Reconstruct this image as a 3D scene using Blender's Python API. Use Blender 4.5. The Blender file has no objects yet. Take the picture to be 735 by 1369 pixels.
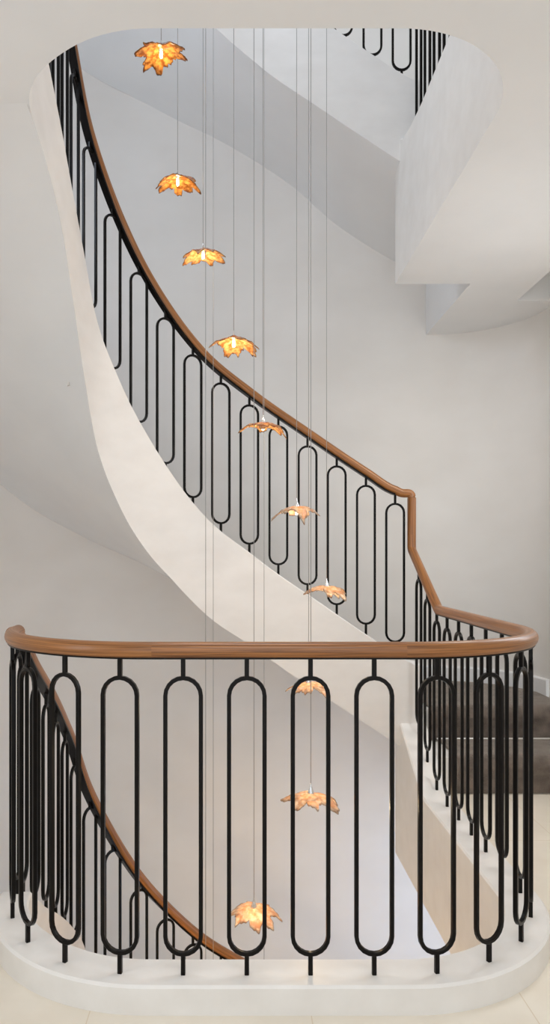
import bpy, bmesh, math, random
from mathutils import Vector, Matrix, noise
PI = math.pi
S = 1.2                      # metres per plan unit
FH = 1.068                   # floor lies this far under the eye (plan units)
F2F = 2.74                   # floor to floor
C = bpy.context.scene.collection
random.seed(4)

def P(x, d, h):
    return Vector((x * S, d * S, (h + FH) * S))

# ------------------------------------------------------------------ materials
def mat(name, rgb, rough=.5, **kw):
    m = bpy.data.materials.new(name); m.use_nodes = True
    b = m.node_tree.nodes['Principled BSDF']
    b.inputs['Base Color'].default_value = (*rgb, 1)
    b.inputs['Roughness'].default_value = rough
    for k, v in kw.items():
        b.inputs[k.replace('_', ' ')].default_value = v
    return m

def N(m, t): return m.node_tree.nodes.new(t)
def LK(m, a, b): m.node_tree.links.new(a, b)

def noisy(m, c1, c2, scale=(3, 3, 3), detail=5, lo=.35, hi=.65, coord='Object', bump=0.0, bscale=None):
    b = m.node_tree.nodes['Principled BSDF']
    tc = N(m, 'ShaderNodeTexCoord'); mp = N(m, 'ShaderNodeMapping'); mp.inputs['Scale'].default_value = scale
    nz = N(m, 'ShaderNodeTexNoise'); nz.inputs['Scale'].default_value = 1; nz.inputs['Detail'].default_value = detail
    cr = N(m, 'ShaderNodeValToRGB')
    cr.color_ramp.elements[0].position = lo; cr.color_ramp.elements[0].color = (*c1, 1)
    cr.color_ramp.elements[1].position = hi; cr.color_ramp.elements[1].color = (*c2, 1)
    LK(m, tc.outputs[coord], mp.inputs[0]); LK(m, mp.outputs[0], nz.inputs['Vector'])
    LK(m, nz.outputs[0], cr.inputs[0]); LK(m, cr.outputs[0], b.inputs['Base Color'])
    if bump:
        n2 = N(m, 'ShaderNodeTexNoise'); n2.inputs['Scale'].default_value = bscale or 40; n2.inputs['Detail'].default_value = 4
        bp = N(m, 'ShaderNodeBump'); bp.inputs['Strength'].default_value = bump; bp.inputs['Distance'].default_value = .01
        LK(m, tc.outputs[coord], n2.inputs['Vector']); LK(m, n2.outputs[0], bp.inputs['Height']); LK(m, bp.outputs[0], b.inputs['Normal'])
    return m

M_wall = noisy(mat('polished_plaster', (.7, .68, .65), .62), (.795, .770, .738), (.845, .825, .798), (2.2, 2.2, 3.5), 6, .3, .7)
M_white = noisy(mat('white_plaster', (.8, .79, .78), .6), (.808, .818, .828), (.838, .846, .853), (3, 3, 5), 5)
M_string = noisy(mat('string_plaster', (.8, .79, .78), .5), (.765, .75, .735), (.83, .818, .805), (5, 5, 9), 6, .3, .7)
M_curb = noisy(mat('honed_limestone', (.8, .78, .75), .42), (.77, .745, .71), (.83, .81, .78), (9, 9, 9), 6, .3, .7)
M_black = mat('black_lacquered_steel', (.0060, .0048, .0042), .30, Specular_IOR_Level=.14)
M_steel = mat('polished_steel', (.86, .86, .86), .14, Metallic=1.0)
M_cord = mat('steel_cable', (.34, .335, .33), .45, Metallic=.2)
M_rod = mat('satin_nickel', (.85, .83, .8), .35, Metallic=.7)

def make_tiles():
    m = noisy(mat('cream_limestone_tiles', (.8, .74, .64), .35), (.78, .71, .60), (.84, .775, .67), (6, 6, 6), 6, .3, .7)
    nt = m.node_tree; b = nt.nodes['Principled BSDF']
    src = b.inputs['Base Color'].links[0].from_socket
    tc = N(m, 'ShaderNodeTexCoord'); sp = N(m, 'ShaderNodeSeparateXYZ'); LK(m, tc.outputs['Object'], sp.inputs[0])
    def line(sock, off, per, w):
        a = N(m, 'ShaderNodeMath'); a.operation = 'ADD'; a.inputs[1].default_value = off; LK(m, sock, a.inputs[0])
        q = N(m, 'ShaderNodeMath'); q.operation = 'PINGPONG'; q.inputs[1].default_value = per / 2; LK(m, a.outputs[0], q.inputs[0])
        c = N(m, 'ShaderNodeMath'); c.operation = 'LESS_THAN'; c.inputs[1].default_value = w; LK(m, q.outputs[0], c.inputs[0])
        return c.outputs[0]
    l1 = line(sp.outputs[0], -.18 * S + .517 * S * 10, .517 * S, .0016)
    l2 = line(sp.outputs[1], -1.70 * S + 1.1 * S * 10, 1.1 * S, .0016)
    mx = N(m, 'ShaderNodeMath'); mx.operation = 'MAXIMUM'; LK(m, l1, mx.inputs[0]); LK(m, l2, mx.inputs[1])
    mix = N(m, 'ShaderNodeMix'); mix.data_type = 'RGBA'
    LK(m, mx.outputs[0], mix.inputs[0]); LK(m, src, mix.inputs[6]); mix.inputs[7].default_value = (.70, .60, .46, 1)
    LK(m, mix.outputs[2], b.inputs['Base Color'])
    return m
M_floor = make_tiles()

def make_wood(name, dark, light, seed):
    m = mat(name, light, .34, Coat_Weight=.12, Coat_Roughness=.15)
    b = m.node_tree.nodes['Principled BSDF']
    tc = N(m, 'ShaderNodeTexCoord'); mp = N(m, 'ShaderNodeMapping')
    mp.inputs['Scale'].default_value = (2.2, 26, 1); mp.inputs['Location'].default_value = (seed, seed * 2.3, 0)
    nz = N(m, 'ShaderNodeTexNoise'); nz.inputs['Scale'].default_value = 1.6; nz.inputs['Detail'].default_value = 7
    nz.inputs['Distortion'].default_value = .7
    cr = N(m, 'ShaderNodeValToRGB')
    cr.color_ramp.elements[0].position = .33; cr.color_ramp.elements[0].color = (*dark, 1)
    cr.color_ramp.elements[1].position = .62; cr.color_ramp.elements[1].color = (*light, 1)
    LK(m, tc.outputs['UV'], mp.inputs[0]); LK(m, mp.outputs[0], nz.inputs['Vector'])
    LK(m, nz.outputs[0], cr.inputs[0]); LK(m, cr.outputs[0], b.inputs['Base Color'])
    return m
M_wood = make_wood('oiled_walnut', (.15, .052, .012), (.36, .145, .038), 1)
M_wood2 = make_wood('oiled_walnut_straight_piece', (.105, .034, .008), (.36, .14, .035), 7)

def make_carpet():
    m = mat('brown_velvet_carpet', (.1, .08, .06), .9, Sheen_Weight=.8, Sheen_Roughness=.35)
    m.node_tree.nodes['Principled BSDF'].inputs['Sheen Tint'].default_value = (.85, .78, .7, 1)
    noisy(m, (.085, .064, .050), (.25, .20, .165), (11, 11, 11), 7, .3, .72, bump=.8, bscale=260)
    return m
M_carpet = make_carpet()

def make_amber(name, c1, c2, clear=.3):
    m = bpy.data.materials.new(name); m.use_nodes = True
    nt = m.node_tree; nt.nodes.clear()
    out = N(m, 'ShaderNodeOutputMaterial')
    tc = N(m, 'ShaderNodeTexCoord'); nz = N(m, 'ShaderNodeTexNoise'); nz.inputs['Scale'].default_value = 55; nz.inputs['Detail'].default_value = 6
    cr = N(m, 'ShaderNodeValToRGB')
    cr.color_ramp.elements[0].position = .40; cr.color_ramp.elements[0].color = (*c1, 1)
    cr.color_ramp.elements[1].position = .60; cr.color_ramp.elements[1].color = (*c2, 1)
    LK(m, tc.outputs['Object'], nz.inputs['Vector']); LK(m, nz.outputs[0], cr.inputs[0])
    tl = N(m, 'ShaderNodeBsdfTranslucent'); df = N(m, 'ShaderNodeBsdfDiffuse'); tr = N(m, 'ShaderNodeBsdfTransparent'); gl = N(m, 'ShaderNodeBsdfGlossy')
    gl.inputs['Roughness'].default_value = .12
    for n_ in (tl, df, tr): LK(m, cr.outputs[0], n_.inputs['Color'])
    bp = N(m, 'ShaderNodeBump'); bp.inputs['Strength'].default_value = .6; bp.inputs['Distance'].default_value = .004
    LK(m, nz.outputs[0], bp.inputs['Height'])
    for n_ in (tl, df, gl): LK(m, bp.outputs[0], n_.inputs['Normal'])
    a = N(m, 'ShaderNodeMixShader'); a.inputs[0].default_value = .45; LK(m, df.outputs[0], a.inputs[1]); LK(m, tl.outputs[0], a.inputs[2])
    b = N(m, 'ShaderNodeMixShader'); b.inputs[0].default_value = clear; LK(m, a.outputs[0], b.inputs[1]); LK(m, tr.outputs[0], b.inputs[2])
    fr = N(m, 'ShaderNodeFresnel'); fr.inputs[0].default_value = 1.45
    c = N(m, 'ShaderNodeMixShader'); LK(m, fr.outputs[0], c.inputs[0]); LK(m, b.outputs[0], c.inputs[1]); LK(m, gl.outputs[0], c.inputs[2])
    LK(m, c.outputs[0], out.inputs[0])
    return m
M_amber = make_amber('amber_glass', (.27, .085, .012), (.80, .38, .09), .30)
M_honey = make_amber('honey_glass', (.50, .20, .05), (.98, .60, .25), .38)
M_peach = make_amber('peach_glass', (.85, .53, .31), (1.0, .84, .66), .46)

def make_emit(name, rgb, s):
    m = bpy.data.materials.new(name); m.use_nodes = True
    b = m.node_tree.nodes['Principled BSDF']
    b.inputs['Emission Color'].default_value = (*rgb, 1); b.inputs['Emission Strength'].default_value = s
    return m
M_bulb = make_emit('lit_bulb', (1, .80, .50), 16)

# ------------------------------------------------------------------ object helpers
def obj(name, bm, m, parent=None, loc=None, smooth=False):
    """Link a bmesh (world coordinates) as one object whose origin sits at loc."""
    loc = Vector(loc) if loc is not None else Vector((0, 0, 0))
    if loc.length: bmesh.ops.translate(bm, vec=-loc, verts=bm.verts)
    me = bpy.data.meshes.new(name)
    bm.normal_update(); bm.to_mesh(me); bm.free()
    for q in (m if isinstance(m, (list, tuple)) else [m]): me.materials.append(q)
    o = bpy.data.objects.new(name, me); C.objects.link(o)
    if smooth:
        for p in me.polygons: p.use_smooth = True
        if smooth is not True: me.set_sharp_from_angle(angle=math.radians(smooth))
    if parent:
        o.parent = parent
        base = parent.location.copy(); q = parent.parent
        while q: base += q.location; q = q.parent
        o.location = loc - base
    else: o.location = loc
    return o

def struct(o):
    o['kind'] = 'structure'; return o

def thing(name, label, cat, loc, group=None):
    o = bpy.data.objects.new(name, None); C.objects.link(o)
    o.location = loc; o.empty_display_size = .1
    o['label'] = label; o['category'] = cat
    if group: o['group'] = group
    return o

def grid(bm, rows, close=False, uvs=None):
    """Quads over rows of points."""
    vv = [[bm.verts.new(p) for p in r] for r in rows]
    lay = bm.loops.layers.uv.verify() if uvs else None
    n = len(rows[0])
    for i in range(len(rows) - 1):
        for j in range(n if close else n - 1):
            k = (j + 1) % n
            f = bm.faces.new((vv[i][j], vv[i][k], vv[i + 1][k], vv[i + 1][j]))
            if uvs:
                for lp, (a, b) in zip(f.loops, ((i, j), (i, j + 1), (i + 1, j + 1), (i + 1, j))):
                    lp[lay].uv = (uvs[a], b / n)
    return vv

def sweep(bm, pts, prof, closed=False, up=Vector((0, 0, 1)), frames=None, uv=True):
    """Sweep a closed 2-D profile (side, up) along 3-D points."""
    n = len(pts); rows = []; us = []; L = 0
    for i, p in enumerate(pts):
        a = pts[(i - 1) % n] if closed or i else p
        b = pts[(i + 1) % n] if closed or i < n - 1 else p
        t = (b - a).normalized()
        if frames: s, u = frames[i]
        else:
            s = t.cross(up)
            if s.length < .08: s = last if i else t.cross(Vector((0, 1, 0)))
            s = s.normalized(); u = s.cross(t).normalized(); last = s
        if i: L += (p - pts[i - 1]).length
        us.append(L)
        rows.append([p + s * x + u * y for x, y in prof])
    if closed: rows.append(rows[0]); us.append(L + .1)
    vv = [[bm.verts.new(p) for p in r] for r in (rows[:-1] if closed else rows)]
    if closed: vv.append(vv[0])
    lay = bm.loops.layers.uv.verify(); m = len(prof)
    for i in range(len(vv) - 1):
        for j in range(m):
            k = (j + 1) % m
            f = bm.faces.new((vv[i][j], vv[i][k], vv[i + 1][k], vv[i + 1][j]))
            for lp, (a, b) in zip(f.loops, ((i, j), (i, j + 1), (i + 1, j + 1), (i + 1, j))):
                lp[lay].uv = (us[a], b / m)
    if not closed:
        bm.faces.new(vv[0][::-1]); bm.faces.new(vv[-1])

def circle(r, n=14): return [(r * math.cos(2 * PI * k / n), r * math.sin(2 * PI * k / n)) for k in range(n)]
def square(w, h, c):
    return [(w - c, -h), (w, -h + c), (w, h - c), (w - c, h), (-w + c, h), (-w, h - c), (-w, -h + c), (-w + c, -h)]

def prism(bm, poly, z0, z1, mtop=0, mside=0, mbot=0):
    """Extrude a plan polygon (x,d) from height z0 to z1 (plan units)."""
    lo = [bm.verts.new(P(x, d, z0)) for x, d in poly]; hi = [bm.verts.new(P(x, d, z1)) for x, d in poly]
    n = len(poly)
    for i in range(n):
        f = bm.faces.new((lo[i], lo[(i + 1) % n], hi[(i + 1) % n], hi[i])); f.material_index = mside
    ft = bm.faces.new(hi); fb = bm.faces.new(lo[::-1]); ft.material_index = mtop; fb.material_index = mbot
    bm.normal_update()
    bmesh.ops.triangulate(bm, faces=[ft, fb], ngon_method='EAR_CLIP')
    bmesh.ops.recalc_face_normals(bm, faces=bm.faces)

def spline(rows, per=10):
    """Chord-length Hermite through rows; first two columns are the plan position."""
    n = len(rows); t = [0]
    for a, b in zip(rows, rows[1:]): t.append(t[-1] + max(.02, math.hypot(a[0] - b[0], a[1] - b[1])))
    out = []; k = len(rows[0])
    def slope(i, c):
        if i == 0: return (rows[1][c] - rows[0][c]) / (t[1] - t[0])
        if i == n - 1: return (rows[-1][c] - rows[-2][c]) / (t[-1] - t[-2])
        a = (rows[i][c] - rows[i - 1][c]) / (t[i] - t[i - 1]); b = (rows[i + 1][c] - rows[i][c]) / (t[i + 1] - t[i])
        w = t[i + 1] - t[i - 1]
        return (a * (t[i + 1] - t[i]) + b * (t[i] - t[i - 1])) / w
    for i in range(n - 1):
        h = t[i + 1] - t[i]
        for q in range(per):
            u = q / per
            h0 = 2*u**3 - 3*u*u + 1; h1 = u**3 - 2*u*u + u; h2 = -2*u**3 + 3*u*u; h3 = u**3 - u*u
            out.append([h0*rows[i][c] + h1*h*slope(i, c) + h2*rows[i+1][c] + h3*h*slope(i+1, c) for c in range(k)])
    out.append(list(rows[-1]))
    return out

# ------------------------------------------------------------------ plan of the well
XL, XR, D0, R, DC = -.641, .850, 1.7835, .438, 3.57
INN, OUT = .0715, .0505       # kerb: rail line to well side, rail line to landing side
HR, HT, HB = -.2261, -1.0, -1.43   # rail centre, kerb top, slab underside (landing level)
CL = 3.10                     # where the right-hand side starts to climb

def ring(off, n=18, dl=None, dr=None):
    """Kerb line from the left side round the front to the right side, offset outward by off."""
    r = R + off; pts = []
    dl = D0 + R if dl is None else dl
    if dl > D0 + R + 1e-6: pts.append((XL - off, dl))
    for k in range(n + 1):
        a = PI / 2 * k / n; pts.append((XL + R - r * math.cos(a), D0 + R - r * math.sin(a)))
    for k in range(n + 1):
        a = PI / 2 * k / n; pts.append((XR - R + r * math.sin(a), D0 + R - r * math.cos(a)))
    if dr: pts.append((XR + off, dr))
    return pts

# flight rows: rail x, d, height | string top, string bottom | wall x, d, soffit height at the wall
ROWS = [
 (.850, 3.57, .300, -.510, -.935, .98, 4.43, -1.01),
 (.766, 3.57, .315, -.465, -.884, .84, 4.43, -.93),
 (.637, 3.57, .396, -.380, -.800, .64, 4.43, -.80),
 (.360, 3.57, .583, -.190, -.615, .36, 4.43, -.56),
 (.082, 3.56, .776, .000, -.430, .10, 4.43, -.385),
 (-.150, 3.49, .955, .172, -.275, -.13, 4.43, -.255),
 (-.300, 3.41, 1.131, .345, -.125, -.32, 4.43, -.165),
 (-.430, 3.31, 1.335, .550, .030, -.58, 4.43, -.030),
 (-.540, 3.20, 1.578, .785, .245, -.90, 4.378, .12),
 (-.605, 3.09, 1.783, .985, .460, -1.16, 4.234, .28),
 (-.635, 2.95, 1.995, 1.215, .730, -1.37, 3.99, .50),
 (-.641, 2.80, 2.125, 1.345, .935, -1.47, 3.75, .70),
 (-.641, 2.60, 2.265, 1.487, 1.140, -1.5, 3.25, .96),
 (-.641, 2.40, 2.385, 1.610, 1.252, -1.5, 2.80, 1.20),
 (-.641, 2.2215, 2.500, 1.725, 1.300, -1.5, 2.45, 1.298),
 (-.641, 2.16, HR + F2F, HT + F2F, HB + F2F, -1.5, 2.2215, HB + F2F),
]
FL = spline(ROWS, 10)
# the last stretch bends with the front-left arc only after the tangent point
def tangents(seq):
    out = []
    for i in range(len(seq)):
        a = seq[max(0, i - 1)]; b = seq[min(len(seq) - 1, i + 1)]
        v = Vector((b[0] - a[0], b[1] - a[1])); out.append(v.normalized())
    return out
FT = tangents(FL)
FT[0] = FT[1] = Vector((-1, 0))
def inn(i):                  # the string hugs the rail more closely once it runs straight along the left
    u = min(1, max(0, (i - 60) / 30)); return INN + (.042 - INN) * u * u * (3 - 2 * u)
def side(i, off):            # off > 0 : towards the well
    t = FT[i]; return FL[i][0] - t.y * off, FL[i][1] + t.x * off

# ------------------------------------------------------------------ outer wall plan
WX, WB, WXL = 1.66, 4.43, -1.5
RR, RL = .5, .9
def wall_curve():
    pts = []
    for k in range(25):
        a = PI / 2 * k / 24; pts.append((WX - RR + RR * math.cos(a), WB - RR + RR * math.sin(a)))
    for k in range(31):
        a = PI / 2 * k / 30; pts.append((WXL + RL - RL * math.sin(a), WB - RL + RL * math.cos(a)))
    return pts
def wall_back_d(x):
    if x > WX - RR: return WB - RR + math.sqrt(max(0, RR * RR - (x - WX + RR) ** 2))
    return WB

def wall_strip(name, pts, h0, h1, thick=.12):
    bm = bmesh.new(); n = len(pts)
    tn = tangents(pts); rows = []
    for i, (x, d) in enumerate(pts):
        t = tn[i]; ox, od = x + t.y * thick, d - t.x * thick
        rows.append([P(x, d, h0), P(x, d, h1), P(ox, od, h1), P(ox, od, h0)])
    vv = [[bm.verts.new(p) for p in r] for r in rows]
    for i in range(n - 1):
        for j in range(4):
            bm.faces.new((vv[i][j], vv[i][(j + 1) % 4], vv[i + 1][(j + 1) % 4], vv[i + 1][j]))
    bm.faces.new(vv[0]); bm.faces.new(vv[-1][::-1])
    bmesh.ops.recalc_face_normals(bm, faces=bm.faces)
    return struct(obj(name, bm, M_wall, smooth=40))

WLO, WHI, DBK = -4.1, 4.4, -1.8
wall_strip('wall_back', wall_curve(), WLO, WHI)
wall_strip('wall_right', [(WX, DBK), (WX, WB - RR)], WLO, WHI)
wall_strip('wall_left', [(WXL, WB - RL), (WXL, DBK)], WLO, WHI)
bm = bmesh.new(); prism(bm, [(WXL, DBK), (WX, DBK), (WX, WB), (WXL, WB)], WHI, WHI + .1)
struct(obj('ceiling_top', bm, M_white))
bm = bmesh.new(); prism(bm, [(WXL, DBK), (WX, DBK), (WX, WB), (WXL, WB)], WLO - .1, WLO)
struct(obj('floor_lower', bm, M_floor))
wall_strip('wall_light_block_upper', [(WXL, DBK), (WX, DBK)], 1.68, WHI)  # unseen, added to keep world light off the upper flight
wall_strip('wall_light_block_lower', [(WXL, DBK), (WX, DBK)], WLO, HB - .01)  # unseen, added to keep cool world light out of the lower storey

# ------------------------------------------------------------------ slabs
def slab_poly(pocket):
    kerb = ring(OUT, 22)                        # left tangent -> front -> right tangent
    arc = [(x, d) for x, d in wall_curve()[:25]]
    poly = [(WXL, DBK), (WX, DBK)]
    if pocket: poly += [(WX, 2.55), (1.455, 2.55), (1.455, 3.834), (1.655, 3.834)]
    poly += [p for p in arc if p[1] > 3.84 or not pocket]
    poly += [(1.14, WB), (1.14, 3.60), (XR + OUT, 3.60)]
    poly += kerb[::-1]
    poly += [(WXL, D0 + R)]
    return poly
def slab(z, fname, cname):
    bm = bmesh.new(); prism(bm, slab_poly(False), -1.2 + z, -FH + z, 0, 1, 1)
    a = struct(obj(fname, bm, [M_floor, M_white]))
    bm = bmesh.new(); prism(bm, slab_poly(True), HB + z, -1.2 + z)
    b = struct(obj(cname, bm, M_white))
    return a, b
slab(0, 'floor', 'ceiling_lower')
slab(F2F, 'floor_upper', 'ceiling')

def kerb(z, name, lift=HT):
    bm = bmesh.new(); n = 22
    inn = ring(-INN, n); rl = ring(0, n); out = ring(OUT, n)
    rows = []
    for q, (a, m_, b) in enumerate(zip(inn, rl, out)):
        u = min(1, q / (n * .6)); u = .042 / INN + (1 - .042 / INN) * u * u * (3 - 2 * u)
        a = (m_[0] + (a[0] - m_[0]) * u, m_[1] + (a[1] - m_[1]) * u)
        rows.append((a, b, max(HT, lift)))
    for k in range(1, 15):
        d = D0 + R + (CL - .06 - D0 - R) * k / 14; rows.append(((XR - INN, d), (XR + OUT, d), max(HT, lift)))
    for d, h in ((CL, -.992), (CL + .06, -.966), (3.30, -.895), (3.45, -.812), (3.60, -.730)):
        rows.append(((XR - INN, d), (XR + OUT, d), max(h, lift + (d - CL) * .08)))
    vv = []
    for a, b, h in rows:
        c = .006
        ax, ad = a; bx, bd = b
        ux, ud = bx - ax, bd - ad; l = math.hypot(ux, ud); ux /= l; ud /= l
        vv.append([P(ax, ad, HB + z), P(ax, ad, h - c + z), P(ax + ux * c, ad + ud * c, h + z), P(bx - ux * c, bd - ud * c, h + z), P(bx, bd, h - c + z), P(bx, bd, HB + z)])
    g = [[bm.verts.new(p) for p in r] for r in vv]
    for i in range(len(g) - 1):
        for j in range(6): bm.faces.new((g[i][j], g[i][(j + 1) % 6], g[i + 1][(j + 1) % 6], g[i + 1][j])).material_index = 1 if j == 5 else 0
    bm.faces.new(g[0]); bm.faces.new(g[-1][::-1])
    bmesh.ops.recalc_face_normals(bm, faces=bm.faces)
    return struct(obj(name, bm, [M_curb, M_white], smooth=30))
kerb(0, 'landing_kerb'); kerb(F2F, 'landing_kerb_upper', -.857)

# ------------------------------------------------------------------ staircase (one storey)
RIS = F2F / 17
def step_mesh(fr, bk, top, bottom):
    """Block between a front line and a back line (lists of plan points)."""
    bm = bmesh.new(); prism(bm, fr + bk[::-1], bottom, top); return bm
def carpet_mesh(fr, bk, top, riser, w0, w1, th=.012):
    """Runner wrapped over riser, rounded nosing and tread; fr/bk are matching plan points."""
    bm = bmesh.new(); rows = []
    for (fx, fd), (bx, bd) in zip(fr, bk):
        v = Vector((bx - fx, bd - fd)); L = v.length; v /= L
        prof = [(-.010, -riser + .004), (-.013, -riser * .75), (-.015, -riser * .45)]
        for k in range(8):
            a = PI * k / 7 * .5
            prof.append((-.046 * math.cos(a) + .021, -.052 + (.052 + th) * math.sin(a)))
        prof += [(.06, th + .001), (L * .5, th), (L - .012, th), (L - .004, .001)]
        # back under the pile
        prof += [(L - .01, .0005), (.02, .0005), (.0005, -.01), (.0005, -riser + .004)]
        rows.append([P(fx + v.x * u, fd + v.y * u, top + z) for u, z in prof])
    vv = [[bm.verts.new(p) for p in r] for r in rows]; m = len(rows[0])
    for i in range(len(vv) - 1):
        for j in range(m): bm.faces.new((vv[i][j], vv[i][(j + 1) % m], vv[i + 1][(j + 1) % m], vv[i + 1][j]))
    bm.faces.new(vv[0]); bm.faces.new(vv[-1][::-1])
    bmesh.ops.recalc_face_normals(bm, faces=bm.faces)
    return bm
def lerp2(a, b, t): return (a[0] + (b[0] - a[0]) * t, a[1] + (b[1] - a[1]) * t)

def staircase(z, label, steps=True):
    base = P(XR + .3, 3.35, -FH + z)
    root = thing('staircase', label, 'staircase', base, 'flights of the spiral staircase')
    # inner string
    bm = bmesh.new(); g = []
    ends = [(XR + .03, FL[0])]
    idx = list(range(len(FL)))
    for i in idx:
        t = FT[i]; top, bot = FL[i][3] + z, FL[i][4] + z
        a = side(i, inn(i)); b = side(i, -OUT); c = .005
        if i == 0: a = (a[0] + .03, a[1]); b = (b[0] + .03, b[1])
        ux, ud = b[0] - a[0], b[1] - a[1]; l = math.hypot(ux, ud); ux /= l; ud /= l
        g.append([P(*a, bot), P(*a, top - c), P(a[0] + ux * c, a[1] + ud * c, top), P(b[0] - ux * c, b[1] - ud * c, top), P(*b, top - c), P(*b, bot + .30)])
    g = [[bm.verts.new(p) for p in r] for r in g]
    for i in range(len(g) - 1):
        for j in range(6): bm.faces.new((g[i][j], g[i][(j + 1) % 6], g[i + 1][(j + 1) % 6], g[i + 1][j]))
    bm.faces.new(g[0]); bm.faces.new(g[-1][::-1])
    bmesh.ops.recalc_face_normals(bm, faces=bm.faces)
    o = obj('string', bm, M_string, root, P(*side(60, 0), FL[60][4] + z), smooth=30)
    # soffit, with some thickness
    bm = bmesh.new(); lo = []; hi = []
    def srow(a, ha, w, hw):
        r = []
        for k in range(11):
            u = k / 10; r.append((a[0] + (w[0] - a[0]) * u, a[1] + (w[1] - a[1]) * u, ha + (hw - ha) * u))
        return r
    rows = [srow((XR + .03, 3.4990), -.9346, (1.14, WB), -1.066)]
    for i in idx: rows.append(srow(side(i, inn(i) - .0005), FL[i][4] + .0004, (FL[i][5], FL[i][6]), FL[i][7]))
    lo = [[bm.verts.new(P(x, d, h + z)) for x, d, h in r] for r in rows]
    hi = [[bm.verts.new(P(x, d, h + .05 + z)) for x, d, h in r] for r in rows]
    for i in range(len(lo) - 1):
        for j in range(10):
            bm.faces.new((lo[i][j], lo[i][j + 1], lo[i + 1][j + 1], lo[i + 1][j]))
            bm.faces.new((hi[i][j], hi[i + 1][j], hi[i + 1][j + 1], hi[i][j + 1]))
    for i in range(len(lo) - 1):
        for j in (0, 10): bm.faces.new((lo[i][j], lo[i + 1][j], hi[i + 1][j], hi[i][j]))
    for j in range(10):
        for i in (0, len(lo) - 1): bm.faces.new((lo[i][j], lo[i][j + 1], hi[i][j + 1], hi[i][j]))
    bmesh.ops.recalc_face_normals(bm, faces=bm.faces)
    obj('soffit', bm, M_white, root, P(*side(60, -.4), FL[60][4] + z), smooth=40)
    if not steps: return root
    # first two steps rise away from the landing
    R1, R2 = 3.352, 3.662
    xs = [.905, 1.0] + [1.0 + .64 * k / 10 for k in range(1, 11)]
    h1 = -FH + RIS + z; h2 = -FH + 2 * RIS + z
    st = obj('step', step_mesh([(.905, R1), (1.655, R1)], [(.905, R2 + .02), (1.655, R2 + .02)], h1, -FH + z + .0005), M_curb, root, P(1.2, R1, -FH + z))
    cx = [1.0 + .60 * k / 12 for k in range(13)]
    ca = obj('carpet', carpet_mesh([(x, R1) for x in cx], [(x, R2) for x in cx], h1, RIS, 0, 1), M_carpet, st, P(1.2, R1, h1), smooth=45)
    bm = bmesh.new(); sweep(bm, [P(.99, R2 - .020, h1 + .014), P(1.63, R2 - .020, h1 + .014)], circle(.0055, 10))
    obj('stair_rod', bm, M_rod, st, P(1.2, R2 - .02, h1), smooth=40)
    bx = [.905 + (1.655 - .905) * k / 16 for k in range(17)]
    st = obj('step', step_mesh([(x, R2) for x in bx], [(x, min(WB, wall_back_d(x)) - .003 if x < 1.64 else 4.0) for x in bx], h2, h2 - RIS * 1.02), M_curb, root, P(1.2, R2, h1))
    cx = [.955 + .675 * k / 20 for k in range(21)]
    obj('carpet', carpet_mesh([(x, R2) for x in cx], [(x, max(R2 + .1, wall_back_d(x + .012) - .028)) for x in cx], h2, RIS, 0, 1), M_carpet, st, P(1.2, R2, h2), smooth=45)
    # the winders and straight steps behind the string
    def t_at(h):
        for i in range(len(FL) - 1):
            if FL[i][3] - .05 >= h: return i
        return len(FL) - 1
    ks = list(range(3, 17)); fr = {}
    for k in ks + [17]:
        i = 0 if k == 3 else t_at(-FH + k * RIS); fr[k] = i
    for k in ks:
        i, j = fr[k], max(fr[k] + 1, fr[k + 1])
        ins = [side(q, -OUT - .002) for q in range(i, j + 1)]
        outs = [(FL[q][5], FL[q][6]) for q in range(i, j + 1)]
        outs = [lerp2(a, b, .992) for a, b in zip(ins, outs)]
        top = -FH + k * RIS + z
        st = obj('step', step_mesh([ins[0], outs[0]], ins[1:][-1:] + outs[1:][-1:] if False else [ins[-1], outs[-1]], top, max(top - .17, z + .125 + max(FL[q][c_] for q in range(i, j + 1) for c_ in (4, 7)))), M_curb, root, P(*ins[0], top))
        f = [lerp2(ins[0], outs[0], .10 + .8 * u / 6) for u in range(7)]
        b = [lerp2(ins[-1], outs[-1], .10 + .8 * u / 6) for u in range(7)]
        obj('carpet', carpet_mesh(f, b, top, RIS * .95, 0, 1), M_carpet, st, P(*f[3], top), smooth=45)
    return root
staircase(0, 'white curving staircase with brown carpeted steps rising from the landing, behind the front railing')
staircase(-F2F, 'white staircase flight curving down under the landing, behind the lower left handrail', False)
staircase(F2F, 'white staircase flight overhead, seen through the rounded ceiling opening', False)

# skirting round the curved wall above the second step
bm = bmesh.new()
h2 = -FH + 2 * RIS
sk = [p for p in wall_curve()[:25] if True] + [(.98, WB)]
tn = tangents(sk); g = []
for (x, d), t in zip(sk, tn):
    nx, nd = -t.y, t.x
    a = (x + nx * .018, d + nd * .018)
    g.append([bm.verts.new(q) for q in (P(x, d, h2 - .02), P(x, d, h2 + .092), P(x + nx * .012, d + nd * .012, h2 + .092), P(*a, h2 + .085), P(*a, h2 - .02))])
for i in range(len(g) - 1):
    for j in range(5): bm.faces.new((g[i][j], g[i][(j + 1) % 5], g[i + 1][(j + 1) % 5], g[i + 1][j]))
bm.faces.new(g[0]); bm.faces.new(g[-1][::-1])
bmesh.ops.recalc_face_normals(bm, faces=bm.faces)
struct(obj('baseboard_back', bm, M_white, smooth=30))

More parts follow.
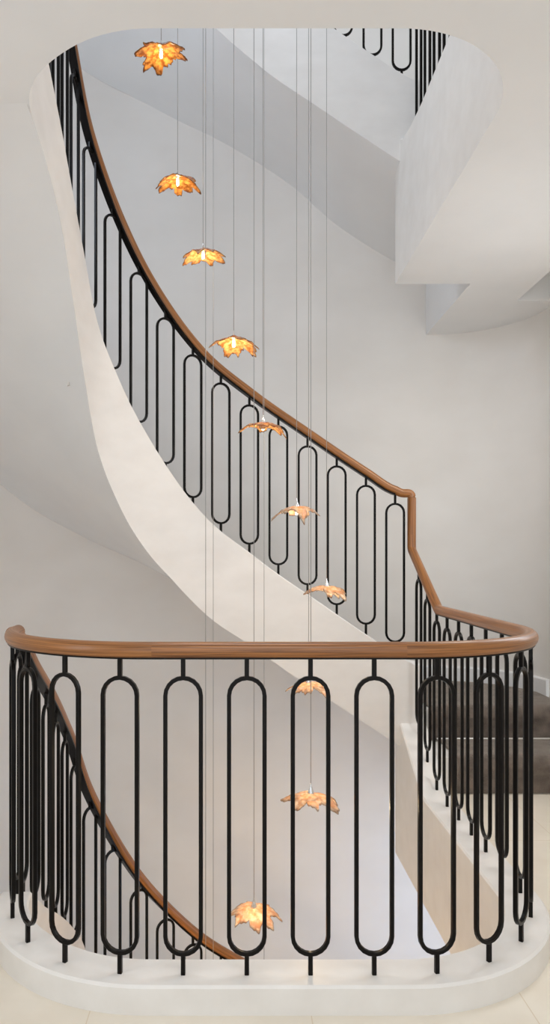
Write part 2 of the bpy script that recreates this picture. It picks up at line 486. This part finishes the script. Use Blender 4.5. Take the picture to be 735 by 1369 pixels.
# ------------------------------------------------------------------ balustrade path
# dense list of (x, d, rail height, foot height)
level = [(x, d, HR, HT) for x, d in ring(0, 24)]
for k in range(1, 11):
    d = D0 + R + (CL - D0 - R) * k / 10; level.append((XR, d, HR, HT))
def kt(d):
    tab = ((CL - .06, -1.0), (CL, -.992), (CL + .06, -.966), (3.30, -.895), (3.45, -.812), (3.60, -.730))
    for (a, ha), (b, hb) in zip(tab, tab[1:]):
        if d <= b: return ha + (hb - ha) * max(0, (d - a) / (b - a))
    return tab[-1][1]
for k in range(1, 9):
    d = CL + (DC - CL) * k / 8; level.append((XR, d, HR + .256 * k / 8, kt(d)))
flight = [(r[0], r[1], r[2], r[3]) for r in FL if r[0] < .84]

def arclen(seq):
    L = [0]
    for a, b in zip(seq, seq[1:]): L.append(L[-1] + math.hypot(a[0] - b[0], a[1] - b[1]))
    return L
def at(seq, L, s):
    for i in range(len(seq) - 1):
        if s <= L[i + 1] or i == len(seq) - 2:
            u = (s - L[i]) / max(1e-9, L[i + 1] - L[i])
            p = [seq[i][c] + (seq[i + 1][c] - seq[i][c]) * u for c in range(4)]
            t = Vector((seq[i + 1][0] - seq[i][0], seq[i + 1][1] - seq[i][1])).normalized()
            return p, t

RAD = .0205
BW = .0050                    # half width of the flat steel bar
BD = .0058                    # half its depth, across the rail
def hoop_bm(w, hgt, n=10):
    """Stadium-shaped ring of square bar, standing in the local xz plane, bottom at z=0, in metres."""
    bm = bmesh.new(); r = (w / 2 - BW) * S; H = hgt * S; c = []
    fr = []
    for k in range(n + 1):
        a = PI * k / n; c.append(Vector((r * math.cos(a), 0, H - w / 2 * S + r * math.sin(a)))); fr.append((Vector((0, 1, 0)), Vector((math.cos(a), 0, math.sin(a)))))
    for k in range(n + 1):
        a = PI + PI * k / n; c.append(Vector((r * math.cos(a), 0, w / 2 * S + r * math.sin(a)))); fr.append((Vector((0, 1, 0)), Vector((math.cos(a), 0, math.sin(a)))))
    sweep(bm, c, square(BD * S, BW * S, .0018), closed=True, frames=fr)
    bmesh.ops.recalc_face_normals(bm, faces=bm.faces)
    return bm
def bar_bm(z0, z1):
    bm = bmesh.new(); sq = square(BW * S * 1.08, BD * S * .95, .0018)
    sweep(bm, [Vector((0, 0, z0)), Vector((0, 0, z1))], sq, frames=[(Vector((1, 0, 0)), Vector((0, 1, 0)))] * 2)
    bmesh.ops.recalc_face_normals(bm, faces=bm.faces)
    return bm
HOOP_W, HOOP_H = .0947, .669
_b = hoop_bm(HOOP_W, HOOP_H); HOOP_ME = bpy.data.meshes.new('baluster'); _b.normal_update(); _b.to_mesh(HOOP_ME); _b.free()
HOOP_ME.materials.append(M_black)
for p in HOOP_ME.polygons: p.use_smooth = True
HOOP_ME.set_sharp_from_angle(angle=math.radians(35))

def baluster(p, t, root, z=0):
    x, d, hr, hf = p
    top = hr - .0611; bot = top - HOOP_H
    o = bpy.data.objects.new('baluster', HOOP_ME); C.objects.link(o)
    o.parent = root
    o.location = P(x, d, bot + z) - root.location
    o.rotation_euler = (0, 0, math.atan2(t.y, t.x))
    def child(name, bm):
        me = bpy.data.meshes.new(name); bm.to_mesh(me); bm.free(); me.materials.append(M_black)
        c = bpy.data.objects.new(name, me); C.objects.link(c); c.parent = o
    child('stem', bar_bm((HOOP_H - .004) * S, (hr - RAD * .6 - bot) * S))
    child('foot', bar_bm((hf - bot - .006) * S, .004 * S))
    return o

# balusters: landing ring, then the corner, then the flight
LL = arclen(level); S0 = PI * R / 2
lev_pos = []
for i in range(-1, 40):
    s = S0 - .526 + .152 * i
    if 0 <= s <= LL[-1] - .05: lev_pos.append(at(level, LL, s))
LF = arclen(flight)
fl_pos = []
fl_pos_up = []
s = flight[0][0] - .802
while s < LF[-1] - .02:
    if s > 0: fl_pos_up.append(at(flight, LF, s))
    s += .1395
s = flight[0][0] - .771
while s < LF[-1] - .02:
    fl_pos.append(at(flight, LF, s)); s += .1395

# rail centre lines
def fillet(pts, r=.03, n=6):
    out = [pts[0]]
    for a, b, c in zip(pts, pts[1:], pts[2:]):
        u = (a - b); v = (c - b)
        if u.normalized().dot(v.normalized()) > -.93:
            k = min(r * S, u.length * .45, v.length * .45)
            p, q = b + u.normalized() * k, b + v.normalized() * k
            for i in range(n + 1):
                w = i / n; out.append(p * (1 - w) ** 2 + b * 2 * w * (1 - w) + q * w * w)
        else: out.append(b)
    return out + [pts[-1]]
def rail_pts(seq, z=0): return [P(a[0], a[1], a[2] + z) for a in seq]
ring_l = [q for q in level]
def cut(seq, x0, x1):        # the straight front between two x positions
    return [(x0, D0, HR, HT), (x1, D0, HR, HT)]
XA, XB = (203 - 312) * D0 / 998, XR - R - .002
k_l = 25
pieceA = [a for a in level[:k_l] if True] + [(XA, D0, HR, HT)]
pieceB = [(XA + (XB - XA) * k / 6, D0, HR, HT) for k in range(7)]
pieceC = [(XB, D0, HR, HT)] + [a for a in level[24:]]
pieceC = [pieceC[0]] + [a for a in pieceC[1:] if not (a[1] <= D0 + 1e-6 and a[0] <= XB)]
pieceD = [(XR, DC, .03, 0), (XR, DC, .298, 0), (.800, DC, .298, 0)] + [a for a in flight if a[0] < .775]

# join C and D so that the elbow is one run; D starts on the vertical
def rail_piece(name, pts, m, root, z=0):
    bm = bmesh.new(); sweep(bm, pts, circle(RAD * S, 18))
    bmesh.ops.recalc_face_normals(bm, faces=bm.faces)
    return obj(name, bm, m, root, pts[0] + Vector((0, 0, z)) if False else pts[0], smooth=50)
def core_piece(pts, root, drop=.80, hw=.0125):
    bm = bmesh.new()
    low = []
    for i, p in enumerate(pts):
        t = (pts[min(i + 1, len(pts) - 1)] - pts[max(i - 1, 0)]).normalized()
        u = t.cross(Vector((0, 0, 1))).cross(t).normalized()
        low.append(p - u * RAD * S * drop)
    sweep(bm, low, square(hw * S, .004 * S, .001))
    bmesh.ops.recalc_face_normals(bm, faces=bm.faces)
    return obj('core_bar', bm, M_black, root, pts[0], smooth=30)

def balustrade(label, z, parts, keep_l, keep_f):
    root = thing('balustrade', label, 'railing', P(0, D0, HT + z), 'black hooped railings of the stair')
    segs = {'A': (rail_pts(pieceA, z), M_wood), 'B': (rail_pts(pieceB, z), M_wood2), 'C': (fillet(rail_pts(pieceC, z) + [P(XR, DC, .10 + z)], .02), M_wood),
            'D': (fillet([P(XR, DC, .10 + z)] + rail_pts(pieceD[1:], z), .022), M_wood)}
    for k in parts:
        pts, m = segs[k]; rail_piece('handrail', pts, m, root)
        cp = pts if k != 'C' else pts[:-8]
        if k == 'D': cp = rail_pts(pieceD[3:], z)
        if k == 'D': core_piece(cp, root, 1.0, .0165)
        else: core_piece(cp, root)
    for p, t in lev_pos:
        if keep_l(p): baluster(p, t, root, z)
    for p, t in (fl_pos if z < 1 else fl_pos_up):
        if keep_f(p): baluster(p, t, root, z)
    return root
balustrade('black hooped metal railing with walnut handrail round the landing and up the curved stair', 0, 'ABCD', lambda p: True, lambda p: True)
balustrade('lower railing with walnut handrail descending steeply behind the left end of the front railing', -F2F, 'D', lambda p: False, lambda p: p[0] < .4)
balustrade('uppermost black hooped railing, glimpsed through the ceiling opening at top right', F2F, 'CD', lambda p: p[0] > .6, lambda p: p[0] > -.3)

# ------------------------------------------------------------------ pendant lamps
def shade_bm(seed, rad, petals=8, droop=.34):
    rnd = random.Random(seed); bm = bmesh.new()
    na, nr = 168, 10
    tips = [(2 * PI * (k + rnd.uniform(-.25, .25)) / petals, rnd.uniform(.84, 1.06), rnd.uniform(.9, 1.5), rnd.uniform(-.08, .30)) for k in range(petals)]
    tips[rnd.randrange(petals)] = (-PI / 2 + rnd.uniform(-.3, .3), 1.0, 1.2, .34)     # one long leaf hangs lower
    def prof(a):
        r = .62
        for ta, tl, tw, td in tips:
            d = abs((a - ta + PI) % (2 * PI) - PI); w = .34 * tw
            if d < w: r = max(r, .60 + (tl - .60) * (1 - (d / w) ** 1.1))
        r += .030 * math.sin(a * 19 + seed) + .028 * math.sin(a * 33 + 2 * seed) + .02 * noise.noise(Vector((math.cos(a) * 9, math.sin(a) * 9, seed)))
        return r
    def hang(a):
        v = 0
        for ta, tl, tw, td in tips:
            d = abs((a - ta + PI) % (2 * PI) - PI)
            if d < .5: v += td * (math.cos(d / .5 * PI) * .5 + .5)
        return v
    rows = []
    ring_ = [[], []]
    for i in range(nr + 1):
        q = .07 + .93 * i / nr; row = []
        for j in range(na):
            a = 2 * PI * j / na; rr = prof(a) * q * rad
            x, y = rr * math.cos(a), rr * math.sin(a)
            u = rr / rad
            zz = -droop * rad * (u ** 1.9) - hang(a) * rad * max(0, u - .35) ** 1.4 + .09 * rad * u * (math.cos(a * petals / 2 + seed) * .5 + noise.noise(Vector((x / rad * 2.4, y / rad * 2.4, seed)))) 
            zz += .035 * rad * noise.noise(Vector((x / rad * 7, y / rad * 7, seed + 5)))
            row.append(Vector((x, y, zz)))
        rows.append(row)
    th = .022 * rad * 2
    up = [[bm.verts.new(v) for v in r] for r in rows]
    dn = [[bm.verts.new(v - Vector((0, 0, th))) for v in r] for r in rows]
    for i in range(nr):
        for j in range(na):
            k = (j + 1) % na
            bm.faces.new((up[i][j], up[i + 1][j], up[i + 1][k], up[i][k]))
            bm.faces.new((dn[i][j], dn[i][k], dn[i + 1][k], dn[i + 1][j]))
    for j in range(na):
        k = (j + 1) % na
        bm.faces.new((up[nr][j], dn[nr][j], dn[nr][k], up[nr][k]))
        bm.faces.new((up[0][j], up[0][k], dn[0][k], dn[0][j]))
    bmesh.ops.recalc_face_normals(bm, faces=bm.faces)
    return bm
def lathe(bm, prof, n=16, c=Vector((0, 0, 0))):
    g = [[bm.verts.new(c + Vector((r * math.cos(2 * PI * k / n), r * math.sin(2 * PI * k / n), z))) for k in range(n)] for r, z in prof]
    for i in range(len(g) - 1):
        for k in range(n): bm.faces.new((g[i][k], g[i][(k + 1) % n], g[i + 1][(k + 1) % n], g[i + 1][k]))
    bm.faces.new(g[0][::-1]); bm.faces.new(g[-1])
    bmesh.ops.recalc_face_normals(bm, faces=bm.faces)

TOPZ = (WHI + FH) * S
def pendant(px, py, d, rad, seed, label, m, tilt=(0, 0), rot=0, cordpx=None):
    x = (px - 312) * d / 998; h = (743 - py) * d / 998
    o = P(x, d, h); rad *= S
    root = thing('pendant_lamp', label, 'pendant lamp', o, 'leaf-shaped glass pendants in the stairwell')
    sh = obj('lamp_shade', shade_bm(seed, rad), m, root, smooth=True)
    sh.location = (0, 0, 0); sh.rotation_euler = (tilt[0], tilt[1], rot)
    bm = bmesh.new(); lathe(bm, [(.011, -.006), (.0105, .003), (.006, .015), (.003, .026), (.0016, .034)], 14)
    c = obj('cap', bm, M_steel, root, smooth=40); c.location = (0, 0, 0)
    bm = bmesh.new(); lathe(bm, [(.003, -.006), (.0052, -.012), (.0066, -.022), (.0058, -.031), (.003, -.036)], 14)
    b = obj('bulb', bm, M_bulb, root, smooth=True); b.location = (0, 0, 0)
    bm = bmesh.new(); lathe(bm, [(.0013, .034), (.0013, TOPZ - o.z)], 8)
    k = obj('cord', bm, M_cord, root, smooth=True); k.location = (0, 0, 0)
    li = bpy.data.lights.new('bulb_light', 'POINT'); li.energy = BULB_W; li.color = (1, .76, .48); li.shadow_soft_size = .012
    lo = bpy.data.objects.new('bulb_light', li); C.objects.link(lo); lo.parent = root; lo.location = (0, 0, -.052)
    return root
BULB_W = 1.1
LAMPS = [
 (215, 66, 2.50, .092, 11, 'amber glass leaf pendant, topmost of the cascade, just below the ceiling opening', M_amber, 0.2),
 (237, 238, 2.80, .090, 12, 'amber glass leaf pendant, second from the top of the cascade', M_amber, 1.0),
 (271, 336, 2.80, .090, 13, 'amber glass leaf pendant, third from the top, above the curved handrail', M_honey, .5),
 (312, 453, 2.62, .092, 14, 'amber glass leaf pendant, fourth from the top, overlapping the bend of the handrail', M_honey, 2.0),
 (351, 565, 2.80, .090, 15, 'amber glass leaf pendant, fifth from the top, just under the sloping handrail', M_honey, 1.4),
 (396, 677, 2.60, .092, 16, 'pale amber glass leaf pendant, sixth from the top, before the sloping balusters', M_peach, .3),
 (436, 783, 2.90, .090, 17, 'pale amber glass leaf pendant, seventh from the top, just above the front handrail', M_peach, 2.4),
 (412, 912, 2.75, .090, 18, 'peach glass leaf pendant, eighth from the top, just under the front handrail', M_peach, 3.0),
 (415, 1060, 2.22, .096, 19, 'peach glass leaf pendant, ninth from the top, midway down the front balusters', M_peach, 1.8),
 (339, 1212, 2.36, .090, 20, 'peach glass leaf pendant, lowest one visible, near the base of the front railing', M_peach, .9),
]
for px, py, d, rad, seed, lab, m, rot in LAMPS:
    pendant(px, py, d, rad, seed, lab, m, (random.uniform(-.06, .06), random.uniform(-.06, .06)), rot)
for px, h_, d, seed, lab in ((274.5, 1500, 2.50, 21, 'leftmost pendant cord running down past the front railing'),
                             (284.6, 1620, 2.95, 22, 'second pendant cord from the left running down past the front railing'),
                             (352.5, 1440, 2.95, 23, 'pendant cord running down behind the lowest visible lamp')):
    pendant(px, h_, d, .090, seed, lab, M_peach, (0, 0), seed)

# ------------------------------------------------------------------ light
w = bpy.data.worlds.new('daylight'); bpy.context.scene.world = w; w.use_nodes = True
w.node_tree.nodes['Background'].inputs[0].default_value = (.88, .94, 1.0, 1)
w.node_tree.nodes['Background'].inputs[1].default_value = 1.55
def area(name, loc, rot, size, e, col):
    l = bpy.data.lights.new(name, 'AREA'); l.shape = 'RECTANGLE'; l.size, l.size_y = size; l.energy = e; l.color = col
    o = bpy.data.objects.new(name, l); C.objects.link(o); o.location = loc; o.rotation_euler = rot
    return o
area('skylight', P(.1, 2.6, 4.3), (0, 0, 0), (1.6, 1.8), 55, (.84, .91, 1))
area('landing_fill_light', P(.2, .2, 1.25), (0, 0, 0), (1.2, 1.2), 17, (.98, .985, 1))  # added fill, brightens the landing floor, kerb and ceiling
area('stair_foot_fill_light', P(1.35, 2.9, 1.25), (0, 0, 0), (.4, .5), 10, (1, .94, .86))  # added fill, brightens the carpeted steps and right wall
area('lower_warm_fill_light', P(-.75, .6, -1.5), (math.radians(52), 0, math.radians(14)), (1.2, .8), 82, (1, .72, .42))  # added warm fill under the slab, warms the lower walls
area('lower_window_light', P(1.5, 3.3, -2.1), (math.radians(80), 0, math.radians(25)), (.7, 1.0), 14, (.34, .62, 1))
area('right_fill_light', P(1.64, 2.75, .30), (0, math.radians(76), math.radians(-12)), (1.3, .8), 15, (.86, .93, 1))  # added fill at the right wall, brightens the deep interior; no window there
area('left_fill_light', P(-1.47, 1.2, .2), (0, math.radians(-90), math.radians(35)), (1.3, .8), 9, (.80, .89, 1))  # added cool fill at the left wall for the back wall; no window there
area('upper_left_fill_light', P(-1.47, 2.5, 2.0), (0, math.radians(-90), math.radians(30)), (.9, .8), 35, (.73, .84, 1))  # added cool fill over the flight, lifts the back wall's upper left

# ------------------------------------------------------------------ camera
cam = bpy.data.cameras.new('camera'); co = bpy.data.objects.new('camera', cam); C.objects.link(co)
co.location = P(0, 0, 0); co.rotation_euler = (PI / 2, 0, 0)
cam.sensor_fit = 'HORIZONTAL'; cam.sensor_width = 36; cam.lens = 36 * 998.3 / 735
cam.shift_x = (367.5 - 312.4) / 735; cam.shift_y = (742.8 - 684.5) / 735
cam.clip_start = .02
sc = bpy.context.scene; sc.camera = co
sc.view_settings.view_transform = 'Standard'; sc.view_settings.look = 'None'
sc.view_settings.exposure = 0; sc.view_settings.gamma = 1; sc.view_settings.use_curve_mapping = False
try:
    sc.cycles.max_bounces = 12; sc.cycles.diffuse_bounces = 8; sc.cycles.transparent_max_bounces = 16
except Exception: pass
